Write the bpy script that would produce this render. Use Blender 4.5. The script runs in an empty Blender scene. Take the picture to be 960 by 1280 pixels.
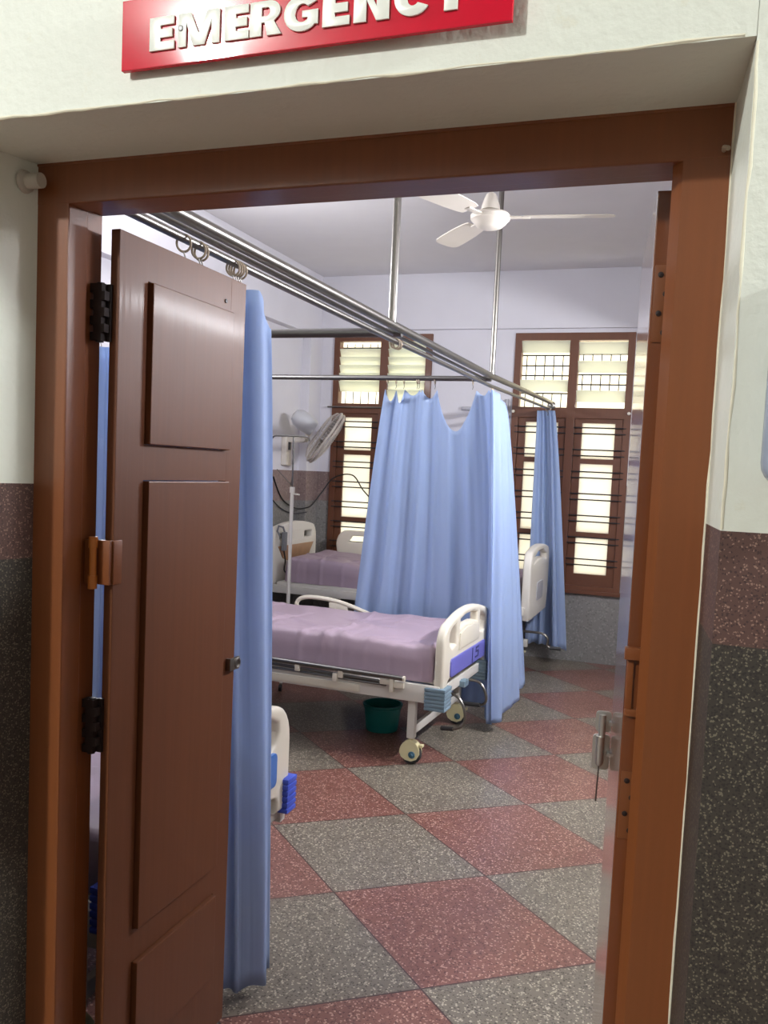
import bpy, bmesh, math, random
from mathutils import Vector, Matrix, noise
random.seed(4)
SC = bpy.context.scene
COL = SC.collection
PI = math.pi

# ---------------------------------------------------------------- materials
def new_mat(name):
    m = bpy.data.materials.new(name); m.use_nodes = True
    nt = m.node_tree
    b = nt.nodes['Principled BSDF']
    return m, nt, b
def lin(c):
    return tuple(((v/255)/12.92 if v/255 <= .04045 else ((v/255+.055)/1.055)**2.4) for v in c)
def rgba(c): return (*c, 1.0)
def N(nt, t, **kw):
    n = nt.nodes.new(t)
    for k, v in kw.items(): setattr(n, k, v)
    return n
def L(nt, a, b): nt.links.new(a, b)
def simple(name, c, rough=.5, metal=0, coat=0, spec=.5, var=.06, scale=6, bump=0, bscale=60):
    """plain colour with a faint procedural variation and optional bump"""
    m, nt, b = new_mat(name)
    c = lin(c)
    tc = N(nt, 'ShaderNodeTexCoord'); nz = N(nt, 'ShaderNodeTexNoise')
    nz.inputs['Scale'].default_value = scale; nz.inputs['Detail'].default_value = 4
    L(nt, tc.outputs['Object'], nz.inputs['Vector'])
    mx = N(nt, 'ShaderNodeMix', data_type='RGBA')
    L(nt, nz.outputs['Fac'], mx.inputs['Factor'])
    mx.inputs['A'].default_value = rgba(tuple(v*(1-var) for v in c))
    mx.inputs['B'].default_value = rgba(tuple(min(1, v*(1+var)) for v in c))
    L(nt, mx.outputs['Result'], b.inputs['Base Color'])
    b.inputs['Roughness'].default_value = rough; b.inputs['Metallic'].default_value = metal
    b.inputs['Coat Weight'].default_value = coat; b.inputs['Coat Roughness'].default_value = .08
    b.inputs['Specular IOR Level'].default_value = spec
    if bump:
        n2 = N(nt, 'ShaderNodeTexNoise'); n2.inputs['Scale'].default_value = bscale; n2.inputs['Detail'].default_value = 6
        L(nt, tc.outputs['Object'], n2.inputs['Vector'])
        bp = N(nt, 'ShaderNodeBump'); bp.inputs['Strength'].default_value = bump; bp.inputs['Distance'].default_value = .004
        L(nt, n2.outputs['Fac'], bp.inputs['Height']); L(nt, bp.outputs['Normal'], b.inputs['Normal'])
    return m
def speck_nodes(nt, vec, base, light, dark, scale=90, lfrac=.22, dfrac=.25):
    """terrazzo: stone chips (voronoi cells, random value per chip) in a cement base; returns colour socket"""
    vo = N(nt, 'ShaderNodeTexVoronoi'); vo.inputs['Scale'].default_value = scale
    wn = N(nt, 'ShaderNodeTexNoise'); wn.inputs['Scale'].default_value = scale*1.3; wn.inputs['Detail'].default_value = 2
    L(nt, vec, wn.inputs['Vector'])
    ws = N(nt, 'ShaderNodeVectorMath', operation='MULTIPLY_ADD'); L(nt, wn.outputs['Color'], ws.inputs[0])
    ws.inputs[1].default_value = (1.1/scale,)*3; L(nt, vec, ws.inputs[2])
    L(nt, ws.outputs[0], vo.inputs['Vector'])
    sx = N(nt, 'ShaderNodeSeparateColor'); L(nt, vo.outputs['Color'], sx.inputs['Color'])
    near = N(nt, 'ShaderNodeMath', operation='LESS_THAN'); L(nt, vo.outputs['Distance'], near.inputs[0]); near.inputs[1].default_value = .52
    nz = N(nt, 'ShaderNodeTexNoise'); nz.inputs['Scale'].default_value = 2.2; nz.inputs['Detail'].default_value = 3
    L(nt, vec, nz.inputs['Vector'])
    b0 = N(nt, 'ShaderNodeMix', data_type='RGBA')
    L(nt, nz.outputs['Fac'], b0.inputs['Factor'])
    b0.inputs['A'].default_value = rgba(tuple(v*.8 for v in base)); b0.inputs['B'].default_value = rgba(tuple(v*1.2 for v in base))
    def pick(chan, lo, col, prev):
        g = N(nt, 'ShaderNodeMath', operation='GREATER_THAN'); L(nt, sx.outputs[chan], g.inputs[0]); g.inputs[1].default_value = lo
        f = N(nt, 'ShaderNodeMath', operation='MULTIPLY'); L(nt, g.outputs[0], f.inputs[0]); L(nt, near.outputs[0], f.inputs[1])
        mx = N(nt, 'ShaderNodeMix', data_type='RGBA'); L(nt, f.outputs[0], mx.inputs['Factor'])
        L(nt, prev, mx.inputs['A']); mx.inputs['B'].default_value = rgba(col)
        return mx.outputs['Result']
    c = pick('Red', 1-dfrac, dark, b0.outputs['Result'])
    c = pick('Green', 1-lfrac, light, c)
    return c
def terrazzo(name, base, light, dark, scale=90, rough=.45, lfrac=.22, dfrac=.25):
    m, nt, b = new_mat(name)
    g = N(nt, 'ShaderNodeNewGeometry')
    c = speck_nodes(nt, g.outputs['Position'], lin(base), lin(light), lin(dark), scale, lfrac, dfrac)
    L(nt, c, b.inputs['Base Color']); b.inputs['Roughness'].default_value = rough
    return m

M = {}
M['plaster_room'] = simple('plaster_room', (222, 220, 226), .75, var=.03, bump=.15, bscale=30)
M['ceiling'] = simple('ceiling_paint', (226, 223, 224), .85, var=.03)
M['steel'] = simple('stainless_steel', (138, 134, 128), .34, 1, var=.05)
M['steel_dull'] = simple('dull_steel', (120, 118, 116), .35, 1, var=.05)
M['black_iron'] = simple('black_iron', (48, 44, 46), .5, .3, var=.1)
M['white_enamel'] = simple('white_enamel', (216, 212, 204), .35, var=.04)
M['cream_plastic'] = simple('cream_plastic', (222, 215, 198), .35, var=.03)
M['white_plastic'] = simple('white_plastic', (226, 221, 210), .38, var=.03)
M['caster_yellow'] = simple('caster_yellow', (226, 216, 172), .45, var=.08)
M['rubber'] = simple('rubber_grey', (62, 62, 64), .6)
M['hub_blue'] = simple('hub_blue', (70, 110, 130), .4)
M['bumper_grey'] = simple('bumper_bluegrey', (120, 142, 156), .5)
M['bumper_blue'] = simple('bumper_blue', (70, 92, 200), .45)
M['panel_violet'] = simple('panel_violet', (108, 108, 188), .35)
M['panel_blue'] = simple('panel_blue', (60, 112, 186), .35)
M['panel_wood'] = simple('panel_wood', (172, 132, 98), .45, var=.25, scale=14)
M['mark'] = simple('mark_dark', (58, 58, 110), .5)
M['sheet'] = simple('sheet_mauve', (166, 146, 160), .5, var=.04, scale=3, bump=.4, bscale=14)
M['teal'] = simple('teal_plastic', (0, 118, 112), .4)
M['fan_white'] = simple('fan_cream', (226, 218, 206), .35)
M['fan_grey'] = simple('fan_grey', (196, 196, 198), .4)
M['grille_brown'] = simple('guard_wire', (200, 192, 182), .35, .2)
M['red_sign'] = simple('red_acrylic', (200, 14, 44), .055, var=.03, coat=.0)
M['letter'] = simple('letter_white', (226, 226, 216), .35, var=.03)
M['bluegrey_box'] = simple('bluegrey_plastic', (150, 158, 176), .4)
M['cable'] = simple('black_cable', (30, 28, 28), .5)
M['remote'] = simple('grey_remote', (120, 122, 126), .5)
M['nickel'] = simple('nickel_plate', (196, 196, 192), .3, .85)
M['rod_paint'] = simple('rod_paint', (176, 160, 140), .45)
M['interior_trim'] = simple('dull_grey_pipe', (176, 176, 182), .5)

# white plaster above a dado, one material per wall kind
def wall_mat(name, paint, band, low, ztop, zband, rough=.7, bump=.3, scale=70, stain=None, bscale=45):
    m, nt, b = new_mat(name)
    g = N(nt, 'ShaderNodeNewGeometry'); sp = N(nt, 'ShaderNodeSeparateXYZ'); L(nt, g.outputs['Position'], sp.inputs[0])
    nz = N(nt, 'ShaderNodeTexNoise'); nz.inputs['Scale'].default_value = 3; nz.inputs['Detail'].default_value = 6
    L(nt, g.outputs['Position'], nz.inputs['Vector'])
    pc = N(nt, 'ShaderNodeMix', data_type='RGBA'); L(nt, nz.outputs['Fac'], pc.inputs['Factor'])
    p = lin(paint)
    pc.inputs['A'].default_value = rgba(tuple(v*.93 for v in p)); pc.inputs['B'].default_value = rgba(tuple(min(1, v*1.05) for v in p))
    paintc = pc.outputs['Result']
    if stain:
        n3 = N(nt, 'ShaderNodeTexNoise'); n3.inputs['Scale'].default_value = 14; n3.inputs['Detail'].default_value = 8; n3.inputs['Roughness'].default_value = .7
        L(nt, g.outputs['Position'], n3.inputs['Vector'])
        rp = N(nt, 'ShaderNodeMapRange'); rp.inputs['From Min'].default_value = .62; rp.inputs['From Max'].default_value = .74
        L(nt, n3.outputs['Fac'], rp.inputs['Value'])
        k = N(nt, 'ShaderNodeMath', operation='MULTIPLY'); L(nt, rp.outputs[0], k.inputs[0]); k.inputs[1].default_value = .35
        s = N(nt, 'ShaderNodeMix', data_type='RGBA'); L(nt, k.outputs[0], s.inputs['Factor']); L(nt, paintc, s.inputs['A'])
        s.inputs['B'].default_value = rgba(lin(stain)); paintc = s.outputs['Result']
    cb = speck_nodes(nt, g.outputs['Position'], *[lin(c) for c in band[0:3]], scale, .2, .25)
    cl = speck_nodes(nt, g.outputs['Position'], *[lin(c) for c in low[0:3]], scale, *( low[3:5] if len(low) > 3 else (.2, .25)))
    def above(z):
        a = N(nt, 'ShaderNodeMath', operation='GREATER_THAN'); L(nt, sp.outputs['Z'], a.inputs[0]); a.inputs[1].default_value = z; return a.outputs[0]
    m1 = N(nt, 'ShaderNodeMix', data_type='RGBA'); L(nt, above(zband), m1.inputs['Factor']); L(nt, cl, m1.inputs['A']); L(nt, cb, m1.inputs['B'])
    m2 = N(nt, 'ShaderNodeMix', data_type='RGBA'); up = above(ztop); L(nt, up, m2.inputs['Factor']); L(nt, m1.outputs['Result'], m2.inputs['A']); L(nt, paintc, m2.inputs['B'])
    L(nt, m2.outputs['Result'], b.inputs['Base Color'])
    b.inputs['Roughness'].default_value = rough
    n2 = N(nt, 'ShaderNodeTexNoise'); n2.inputs['Scale'].default_value = bscale; n2.inputs['Detail'].default_value = 5
    L(nt, g.outputs['Position'], n2.inputs['Vector'])
    bp = N(nt, 'ShaderNodeBump'); bp.inputs['Distance'].default_value = .006
    st = N(nt, 'ShaderNodeMath', operation='MULTIPLY'); L(nt, up, st.inputs[0]); st.inputs[1].default_value = bump
    L(nt, st.outputs[0], bp.inputs['Strength'])
    L(nt, n2.outputs['Fac'], bp.inputs['Height']); L(nt, bp.outputs['Normal'], b.inputs['Normal'])
    return m
M['wall_room'] = wall_mat('wall_room_paint', (222, 220, 226),
    ((140, 120, 116), (156, 138, 132), (126, 106, 102)), ((134, 131, 128), (150, 147, 142), (118, 115, 112)), 1.46, 1.2, .6, .12)
M['wall_front'] = wall_mat('wall_corridor_paint', (222, 224, 212),
    ((88, 62, 56), (140, 112, 98), (62, 42, 40)), ((56, 50, 44), (108, 102, 86), (36, 32, 29), .26, .45), 1.442, 1.296, .55, .28, 330, (206, 196, 160), 60)
M['corridor_dim'] = simple('corridor_paint', (122, 120, 117), .8)
M['wall_far'] = simple('neighbour_wall', (246, 240, 214), .9, var=.03)

# painted wood: brown gloss with vertical brush grain in the bump
def wood_paint(name, c, rough, coat, grain=.25, gscale=70, spec=.5):
    m, nt, b = new_mat(name)
    tc = N(nt, 'ShaderNodeTexCoord'); mp = N(nt, 'ShaderNodeMapping')
    mp.inputs['Scale'].default_value = (gscale, gscale, gscale*.04)
    L(nt, tc.outputs['Object'], mp.inputs['Vector'])
    nz = N(nt, 'ShaderNodeTexNoise'); nz.inputs['Scale'].default_value = 1; nz.inputs['Detail'].default_value = 5
    L(nt, mp.outputs[0], nz.inputs['Vector'])
    mx = N(nt, 'ShaderNodeMix', data_type='RGBA'); L(nt, nz.outputs['Fac'], mx.inputs['Factor'])
    c = lin(c)
    mx.inputs['A'].default_value = rgba(tuple(v*.85 for v in c)); mx.inputs['B'].default_value = rgba(tuple(v*1.15 for v in c))
    L(nt, mx.outputs['Result'], b.inputs['Base Color'])
    b.inputs['Roughness'].default_value = rough; b.inputs['Coat Weight'].default_value = coat; b.inputs['Coat Roughness'].default_value = .12
    b.inputs['Specular IOR Level'].default_value = spec
    bp = N(nt, 'ShaderNodeBump'); bp.inputs['Strength'].default_value = grain; bp.inputs['Distance'].default_value = .0015
    L(nt, nz.outputs['Fac'], bp.inputs['Height']); L(nt, bp.outputs['Normal'], b.inputs['Normal'])
    L(nt, bp.outputs['Normal'], b.inputs['Coat Normal'])
    return m
M['frame_brown'] = wood_paint('frame_brown', (122, 68, 33), .38, .15, .12)
M['leaf_brown'] = wood_paint('leaf_brown', (100, 57, 31), .5, .03, .22, 60, .32)
M['leaf_gloss'] = wood_paint('leaf_gloss', (112, 60, 30), .16, .9, .03, 30)
M['window_brown'] = wood_paint('window_brown', (104, 62, 40), .45, .1, .1)
M['hinge_dark'] = simple('hinge_dark', (38, 26, 24), .5, .2)
M['hinge_brown'] = simple('hinge_brown', (116, 66, 34), .4)

# floor: diamond terrazzo slabs, grey and red, laid at an angle to the walls
def floor_mat():
    m, nt, b = new_mat('floor_terrazzo')
    g = N(nt, 'ShaderNodeNewGeometry'); sp = N(nt, 'ShaderNodeSeparateXYZ'); L(nt, g.outputs['Position'], sp.inputs[0])
    O = (-1.1104, 2.8066); U = (.4664, .3553); V = (-.456, .4337)
    det = U[0]*V[1]-U[1]*V[0]
    rows = ((V[1]/det, -V[0]/det), (-U[1]/det, U[0]/det))
    def mad(r):
        c0 = -(r[0]*O[0]+r[1]*O[1])
        a = N(nt, 'ShaderNodeMath', operation='MULTIPLY_ADD'); L(nt, sp.outputs['X'], a.inputs[0]); a.inputs[1].default_value = r[0]; a.inputs[2].default_value = c0
        c = N(nt, 'ShaderNodeMath', operation='MULTIPLY_ADD'); L(nt, sp.outputs['Y'], c.inputs[0]); c.inputs[1].default_value = r[1]; L(nt, a.outputs[0], c.inputs[2])
        return c.outputs[0]
    u, v = mad(rows[0]), mad(rows[1])
    def op(o, a, bb=None, val=None):
        n = N(nt, 'ShaderNodeMath', operation=o); L(nt, a, n.inputs[0])
        if bb is not None: L(nt, bb, n.inputs[1])
        if val is not None: n.inputs[1].default_value = val
        return n.outputs[0]
    par = op('FLOORED_MODULO', op('ADD', op('FLOOR', u), op('FLOOR', v)), val=2.0)
    red = op('GREATER_THAN', par, val=.5)
    def edge(x):
        f = op('FRACT', x); d = op('MINIMUM', f, op('SUBTRACT', op('ADD', f, val=0), val=0))
        one = N(nt, 'ShaderNodeMath', operation='SUBTRACT'); one.inputs[0].default_value = 1; L(nt, f, one.inputs[1])
        return op('MINIMUM', f, one.outputs[0])
    joint = op('LESS_THAN', op('MINIMUM', edge(u), edge(v)), val=.0045)
    pos = g.outputs['Position']
    cg = speck_nodes(nt, pos, lin((117, 109, 97)), lin((182, 172, 154)), lin((76, 67, 60)), 150, .2, .3)
    cr = speck_nodes(nt, pos, lin((124, 83, 74)), lin((186, 150, 134)), lin((88, 53, 47)), 150, .2, .28)
    mx = N(nt, 'ShaderNodeMix', data_type='RGBA'); L(nt, red, mx.inputs['Factor']); L(nt, cg, mx.inputs['A']); L(nt, cr, mx.inputs['B'])
    mj = N(nt, 'ShaderNodeMix', data_type='RGBA'); L(nt, joint, mj.inputs['Factor']); L(nt, mx.outputs['Result'], mj.inputs['A']); mj.inputs['B'].default_value = rgba(lin((66, 44, 42)))
    L(nt, mj.outputs['Result'], b.inputs['Base Color'])
    nz = N(nt, 'ShaderNodeTexNoise'); nz.inputs['Scale'].default_value = 5; L(nt, pos, nz.inputs['Vector'])
    mr = N(nt, 'ShaderNodeMapRange'); mr.inputs['To Min'].default_value = .24; mr.inputs['To Max'].default_value = .42; L(nt, nz.outputs['Fac'], mr.inputs['Value'])
    L(nt, mr.outputs[0], b.inputs['Roughness'])
    return m
M['floor'] = floor_mat()

def cloth(name, c, trans=.35):
    m, nt, b = new_mat(name)
    tc = N(nt, 'ShaderNodeTexCoord'); nz = N(nt, 'ShaderNodeTexNoise'); nz.inputs['Scale'].default_value = 9; nz.inputs['Detail'].default_value = 5
    mp = N(nt, 'ShaderNodeMapping'); mp.inputs['Scale'].default_value = (1, 1, .25)
    L(nt, tc.outputs['Object'], mp.inputs[0]); L(nt, mp.outputs[0], nz.inputs['Vector'])
    c = lin(c)
    mx = N(nt, 'ShaderNodeMix', data_type='RGBA'); L(nt, nz.outputs['Fac'], mx.inputs['Factor'])
    mx.inputs['A'].default_value = rgba(tuple(v*.93 for v in c)); mx.inputs['B'].default_value = rgba(tuple(min(1, v*1.07) for v in c))
    L(nt, mx.outputs['Result'], b.inputs['Base Color']); b.inputs['Roughness'].default_value = .6
    b.inputs['Specular IOR Level'].default_value = .3
    bp = N(nt, 'ShaderNodeBump'); bp.inputs['Strength'].default_value = .35; bp.inputs['Distance'].default_value = .01
    L(nt, nz.outputs['Fac'], bp.inputs['Height']); L(nt, bp.outputs['Normal'], b.inputs['Normal'])
    t = N(nt, 'ShaderNodeBsdfTranslucent'); L(nt, mx.outputs['Result'], t.inputs['Color'])
    ms = N(nt, 'ShaderNodeMixShader'); ms.inputs[0].default_value = trans
    out = nt.nodes['Material Output']
    L(nt, b.outputs[0], ms.inputs[1]); L(nt, t.outputs[0], ms.inputs[2]); L(nt, ms.outputs[0], out.inputs['Surface'])
    return m
M['curtain'] = cloth('curtain_blue', (188, 207, 238), .48)

def frosted(name, c, k=.75):
    m, nt, b = new_mat(name)
    t = N(nt, 'ShaderNodeBsdfTranslucent'); t.inputs['Color'].default_value = rgba(lin(c))
    nz = N(nt, 'ShaderNodeTexNoise'); nz.inputs['Scale'].default_value = 2.5; tc = N(nt, 'ShaderNodeTexCoord'); L(nt, tc.outputs['Object'], nz.inputs['Vector'])
    mx = N(nt, 'ShaderNodeMix', data_type='RGBA'); L(nt, nz.outputs['Fac'], mx.inputs['Factor'])
    c = lin(c); mx.inputs['A'].default_value = rgba(tuple(v*.85 for v in c)); mx.inputs['B'].default_value = rgba(tuple(min(1, v*1.1) for v in c))
    L(nt, mx.outputs['Result'], t.inputs['Color'])
    L(nt, mx.outputs['Result'], b.inputs['Base Color']); b.inputs['Roughness'].default_value = .35
    ms = N(nt, 'ShaderNodeMixShader'); ms.inputs[0].default_value = k
    L(nt, b.outputs[0], ms.inputs[1]); L(nt, t.outputs[0], ms.inputs[2])
    L(nt, ms.outputs[0], nt.nodes['Material Output'].inputs['Surface'])
    return m
M['frosted'] = frosted('frosted_pane', (250, 249, 244))
M['louver'] = frosted('louver_glass', (243, 247, 238), .7)

# ---------------------------------------------------------------- mesh helpers
class MB:
    def __init__(s): s.bm = bmesh.new(); s.nb = 0
    def box(s, lo, hi, bevel=0, mat=None, rot=None, seg=2):
        e = .00013*(s.nb % 14); s.nb += 1   # keeps overlapping faces of one part from lying in one plane
        lo, hi = Vector(lo)-Vector((e, e, e)), Vector(hi)+Vector((e, e, e))
        r = bmesh.ops.create_cube(s.bm, size=1)
        vs = r['verts']; c = (lo+hi)/2; d = hi-lo
        for v in vs:
            v.co = Vector((v.co.x*d.x, v.co.y*d.y, v.co.z*d.z))
            if rot is not None: v.co = rot @ v.co
            v.co += c
        if bevel:
            es = list({e for v in vs for e in v.link_edges})
            bmesh.ops.bevel(s.bm, geom=es, offset=bevel, segments=seg, affect='EDGES', profile=.6)
        return s
    def tube(s, pts, r, n=10, closed=False, cap=True):
        pts = [Vector(p) for p in pts]; rr = r if isinstance(r, (list, tuple)) else [r]*len(pts)
        m = len(pts); rings = []; up = None
        for i, p in enumerate(pts):
            if closed: t = pts[(i+1) % m]-pts[i-1]
            else: t = pts[min(i+1, m-1)]-pts[max(i-1, 0)]
            t.normalize()
            if up is None:
                up = Vector((0, 0, 1)) if abs(t.z) < .9 else Vector((1, 0, 0))
            a = up - t*up.dot(t); a.normalize(); up = a; bb = t.cross(a)
            rings.append([s.bm.verts.new(p+(a*math.cos(2*PI*k/n)+bb*math.sin(2*PI*k/n))*rr[i]) for k in range(n)])
        for i in range(m if closed else m-1):
            A, B = rings[i], rings[(i+1) % m]
            for k in range(n): s.bm.faces.new((A[k], A[(k+1) % n], B[(k+1) % n], B[k]))
        if cap and not closed:
            s.bm.faces.new(rings[0][::-1]); s.bm.faces.new(rings[-1])
        return s
    def lathe(s, prof, origin=(0, 0, 0), axis=None, n=28):
        """prof: (radius, height) pairs turned about axis through origin"""
        q = Vector((0, 0, 1)).rotation_difference(Vector(axis).normalized()) if axis is not None else None
        o = Vector(origin); rings = []
        for r, h in prof:
            ring = []
            for k in range(n):
                v = Vector((r*math.cos(2*PI*k/n), r*math.sin(2*PI*k/n), h))
                if q: v = q @ v
                ring.append(s.bm.verts.new(v+o))
            rings.append(ring)
        for A, B in zip(rings, rings[1:]):
            for k in range(n): s.bm.faces.new((A[k], A[(k+1) % n], B[(k+1) % n], B[k]))
        if prof[0][0] > 1e-6: s.bm.faces.new(rings[0][::-1])
        if prof[-1][0] > 1e-6: s.bm.faces.new(rings[-1])
        return s
    def ring(s, c, R, r, axis, n=22, m=8):
        q = Vector((0, 0, 1)).rotation_difference(Vector(axis).normalized())
        return s.tube([Vector(c)+q @ Vector((R*math.cos(2*PI*k/n), R*math.sin(2*PI*k/n), 0)) for k in range(n)], r, m, closed=True)
    def prism(s, poly, ax, lo, hi):
        """polygon in the two axes other than ax, extruded lo..hi along ax"""
        def P(a, b, t): return {'x': (t, a, b), 'y': (a, t, b), 'z': (a, b, t)}[ax]
        A = [s.bm.verts.new(P(a, b, lo)) for a, b in poly]; B = [s.bm.verts.new(P(a, b, hi)) for a, b in poly]
        k = len(poly)
        for i in range(k): s.bm.faces.new((A[i], A[(i+1) % k], B[(i+1) % k], B[i]))
        s.bm.faces.new(A[::-1]); s.bm.faces.new(B)
        return s
    def build(s, name, mat, parent=None, smooth=True, loc=None):
        bmesh.ops.remove_doubles(s.bm, verts=s.bm.verts, dist=1e-6)
        bmesh.ops.recalc_face_normals(s.bm, faces=s.bm.faces)
        me = bpy.data.meshes.new(name); s.bm.to_mesh(me); s.bm.free()
        return link(me, name, mat, parent, smooth, loc)
def link(me, name, mat, parent=None, smooth=True, loc=None):
    if smooth:
        me.shade_smooth(); me.set_sharp_from_angle(angle=math.radians(38))
    o = bpy.data.objects.new(name, me); COL.objects.link(o)
    if mat: me.materials.clear(); me.materials.append(mat)
    if parent: o.parent = parent
    if loc: o.location = loc
    return o
def plate(name, outline, holes, depth, bevel, mat, parent=None, frame=None, res=2):
    """flat plate with holes and rounded edges; outline in local 2-D, frame maps (a,b,t)->xyz"""
    cu = bpy.data.curves.new('tmp', 'CURVE'); cu.dimensions = '2D'; cu.fill_mode = 'BOTH'
    cu.extrude = max(depth/2-bevel, 0); cu.bevel_depth = bevel; cu.bevel_resolution = res
    cu.offset = -bevel
    for poly in [outline]+list(holes):
        sp = cu.splines.new('POLY'); sp.points.add(len(poly)-1); sp.use_cyclic_u = True
        for p, (a, b) in zip(sp.points, poly): p.co = (a, b, 0, 1)
    ob = bpy.data.objects.new('tmp', cu); COL.objects.link(ob)
    dg = bpy.context.evaluated_depsgraph_get()
    me = bpy.data.meshes.new_from_object(ob.evaluated_get(dg))
    bpy.data.objects.remove(ob); bpy.data.curves.remove(cu)
    me.name = name
    if frame:
        for v in me.vertices: v.co = frame(*v.co)
    bm = bmesh.new(); bm.from_mesh(me); bmesh.ops.remove_doubles(bm, verts=bm.verts, dist=1e-5)
    bmesh.ops.recalc_face_normals(bm, faces=bm.faces); bm.to_mesh(me); bm.free()
    return link(me, name, mat, parent)
def arc(cx, cy, rx, ry, a0, a1, n=8):
    return [(cx+rx*math.cos(math.radians(a0+(a1-a0)*i/n)), cy+ry*math.sin(math.radians(a0+(a1-a0)*i/n))) for i in range(n+1)]
def rrect(x0, y0, x1, y1, r, n=5):
    return arc(x1-r, y1-r, r, r, 0, 90, n)+arc(x0+r, y1-r, r, r, 90, 180, n)+arc(x0+r, y0+r, r, r, 180, 270, n)+arc(x1-r, y0+r, r, r, 270, 360, n)
def tag(o, label=None, cat=None, group=None, kind=None):
    for k, v in (('label', label), ('category', cat), ('group', group), ('kind', kind)):
        if v: o[k] = v
    return o
def thing(name, loc, label, cat, group=None, rz=0):
    o = bpy.data.objects.new(name, None); COL.objects.link(o)
    o.empty_display_size = .1; o.location = loc; o.rotation_euler.z = rz
    return tag(o, label, cat, group)
def struct(o): o['kind'] = 'structure'; return o
def catmull(pts, k=8):
    pts = [Vector(p) for p in pts]; out = []
    for i in range(len(pts)-1):
        p0, p1, p2, p3 = pts[max(i-1, 0)], pts[i], pts[i+1], pts[min(i+2, len(pts)-1)]
        for j in range(k):
            t = j/k
            out.append(.5*((2*p1)+(p2-p0)*t+(2*p0-5*p1+4*p2-p3)*t*t+(3*p1-p0-3*p2+p3)*t**3))
    out.append(pts[-1]); return out

# ---------------------------------------------------------------- the room
YB = 7.29           # back wall
XL, XR = -3.21, .62 # side walls
ZC = 3.17
YF, YI = 1.2, 1.56  # corridor face / room face of the door wall
W1 = (-3.09, -2.188); W2 = (-1.476, -.52); WZ = (.58, 2.67)

struct(MB().box((-4.8, -3.4, -.1), (2.6, 7.6, 0)).build('floor', M['floor'], smooth=False))
struct(MB().box((-3.6, YI-.3, ZC), (XR+.3, 7.6, ZC+.12)).build('ceiling', M['ceiling'], smooth=False))
b = MB()
x0, x1 = -3.5, XR+.2
def cuts(bm_, xs, z0, z1):
    for a, c in xs: bm_.box((a, YB, z0), (c, YB+.2, z1))
cuts(b, [(x0, W1[0]), (W1[1], W2[0]), (W2[1], x1)], 0, ZC)
cuts(b, [W1, W2], 0, WZ[0]); cuts(b, [W1, W2], WZ[1], ZC)
b.box((XL, YB-.04, 2.705), (x1, YB+.01, ZC), .004)
struct(b.build('wall_back', M['wall_room'], smooth=False))
b = MB()
b.box((-3.5, YI, 0), (-3.29, YB, ZC))
b.box((-3.3, YI, 2.64), (XL, YB, ZC), .004)
b.box((-3.3, 7.04, 0), (XL, YB, 2.65), .004)
struct(b.build('wall_left', M['wall_room'], smooth=False))
struct(MB().box((XR, YI, 0), (XR+.2, YB, ZC)).build('wall_right', M['wall_room'], smooth=False))
# unseen slab along the right wall, added to shade the upper back wall
struct(MB().box((.2, 2.5, 2.41), (XR, YB, 2.49), .004).build('ceiling_light_blocker', M['plaster_room'], smooth=False))
# door wall, corridor side, with splayed right reveal
b = MB()
b.prism([(-4.8, YF), (-1.272, YF), (-1.222, 1.4), (-1.222, YI), (-4.8, YI)], 'z', 0, 4.3)
b.prism([(.034, YF), (2.2, YF), (2.2, YI), (.018, YI), (.018, 1.4)], 'z', 0, 4.3)
b.prism([(-1.2725, YF+.0002), (.0335, YF+.0002), (.0185, 1.4), (.0185, YI-.0002), (-1.2225, YI-.0002), (-1.2225, 1.4)], 'z', 2.05, 4.3)
wf = struct(b.build('wall_front', M['wall_front'], smooth=False))
# raised, chipped plaster bead along the outer edges of the opening
b = MB()
pts = [(.036+random.uniform(-.0015, .0015), YF+.001, z) for z in [1.444+i*.03 for i in range(21)]]
b.tube(pts, [random.uniform(.0013, .0028) for _ in pts], 7)
pts = [(x, YF+.001, 2.052+random.uniform(-.0015, .0015)) for x in [-1.24+i*.035 for i in range(37)]]
b.tube(pts, [random.uniform(.0015, .0032) for _ in pts], 7)
M['bead'] = simple('plaster_bead', (222, 216, 194), .7, var=.12, scale=30)
b.build('plaster_bead', M['bead'], wf)
# cement joint between the frame and the right reveal
b = MB(); pts = [(.019+random.uniform(-.001, .001), 1.397, z) for z in [i*.05 for i in range(42)]]
b.tube(pts, [random.uniform(.002, .004) for _ in pts], 6)
b.build('cement_joint', M['bead'], wf)
# corridor shell behind the camera
struct(MB().box((-4.8, -3.4, 0), (-4.6, YF, 4.3)).build('wall_corridor_left', M['corridor_dim'], smooth=False))
struct(MB().box((-4.8, -3.6, 0), (2.6, -3.4, 4.3)).build('wall_corridor_back', M['corridor_dim'], smooth=False))
struct(MB().box((-4.8, -3.6, 4.3), (2.6, YI-.3, 4.42)).build('ceiling_corridor', M['corridor_dim'], smooth=False))

struct(MB().box((2.4, -3.5, 0), (2.6, YI, 4.35)).build('wall_corridor_right', M['corridor_dim'], smooth=False))
# ---------------------------------------------------------------- door frame
b = MB()
b.box((-1.24, 1.40, 0), (-1.15, 1.457, 2.05), .003)
b.box((-1.24, 1.455, 0), (-1.154, 1.505, 2.05), .002)
b.prism([(-.049, 1.40), (.02, 1.40), (.02, 1.46), (-.064, 1.46), (-.064, 1.416)], 'z', 0, 2.05)
b.box((-.045, 1.455, 0), (.02, 1.505, 2.05), .002)
b.box((-1.24, 1.40, 1.974), (.02, 1.457, 2.05), .003)
b.box((-1.24, 1.455, 1.98), (.02, 1.505, 2.05), .002)
b.box((-1.24, 1.398, 2.046), (.02, 1.44, 2.056), .002)
fr = struct(b.build('trim_1', M['frame_brown'], smooth=False))

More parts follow.
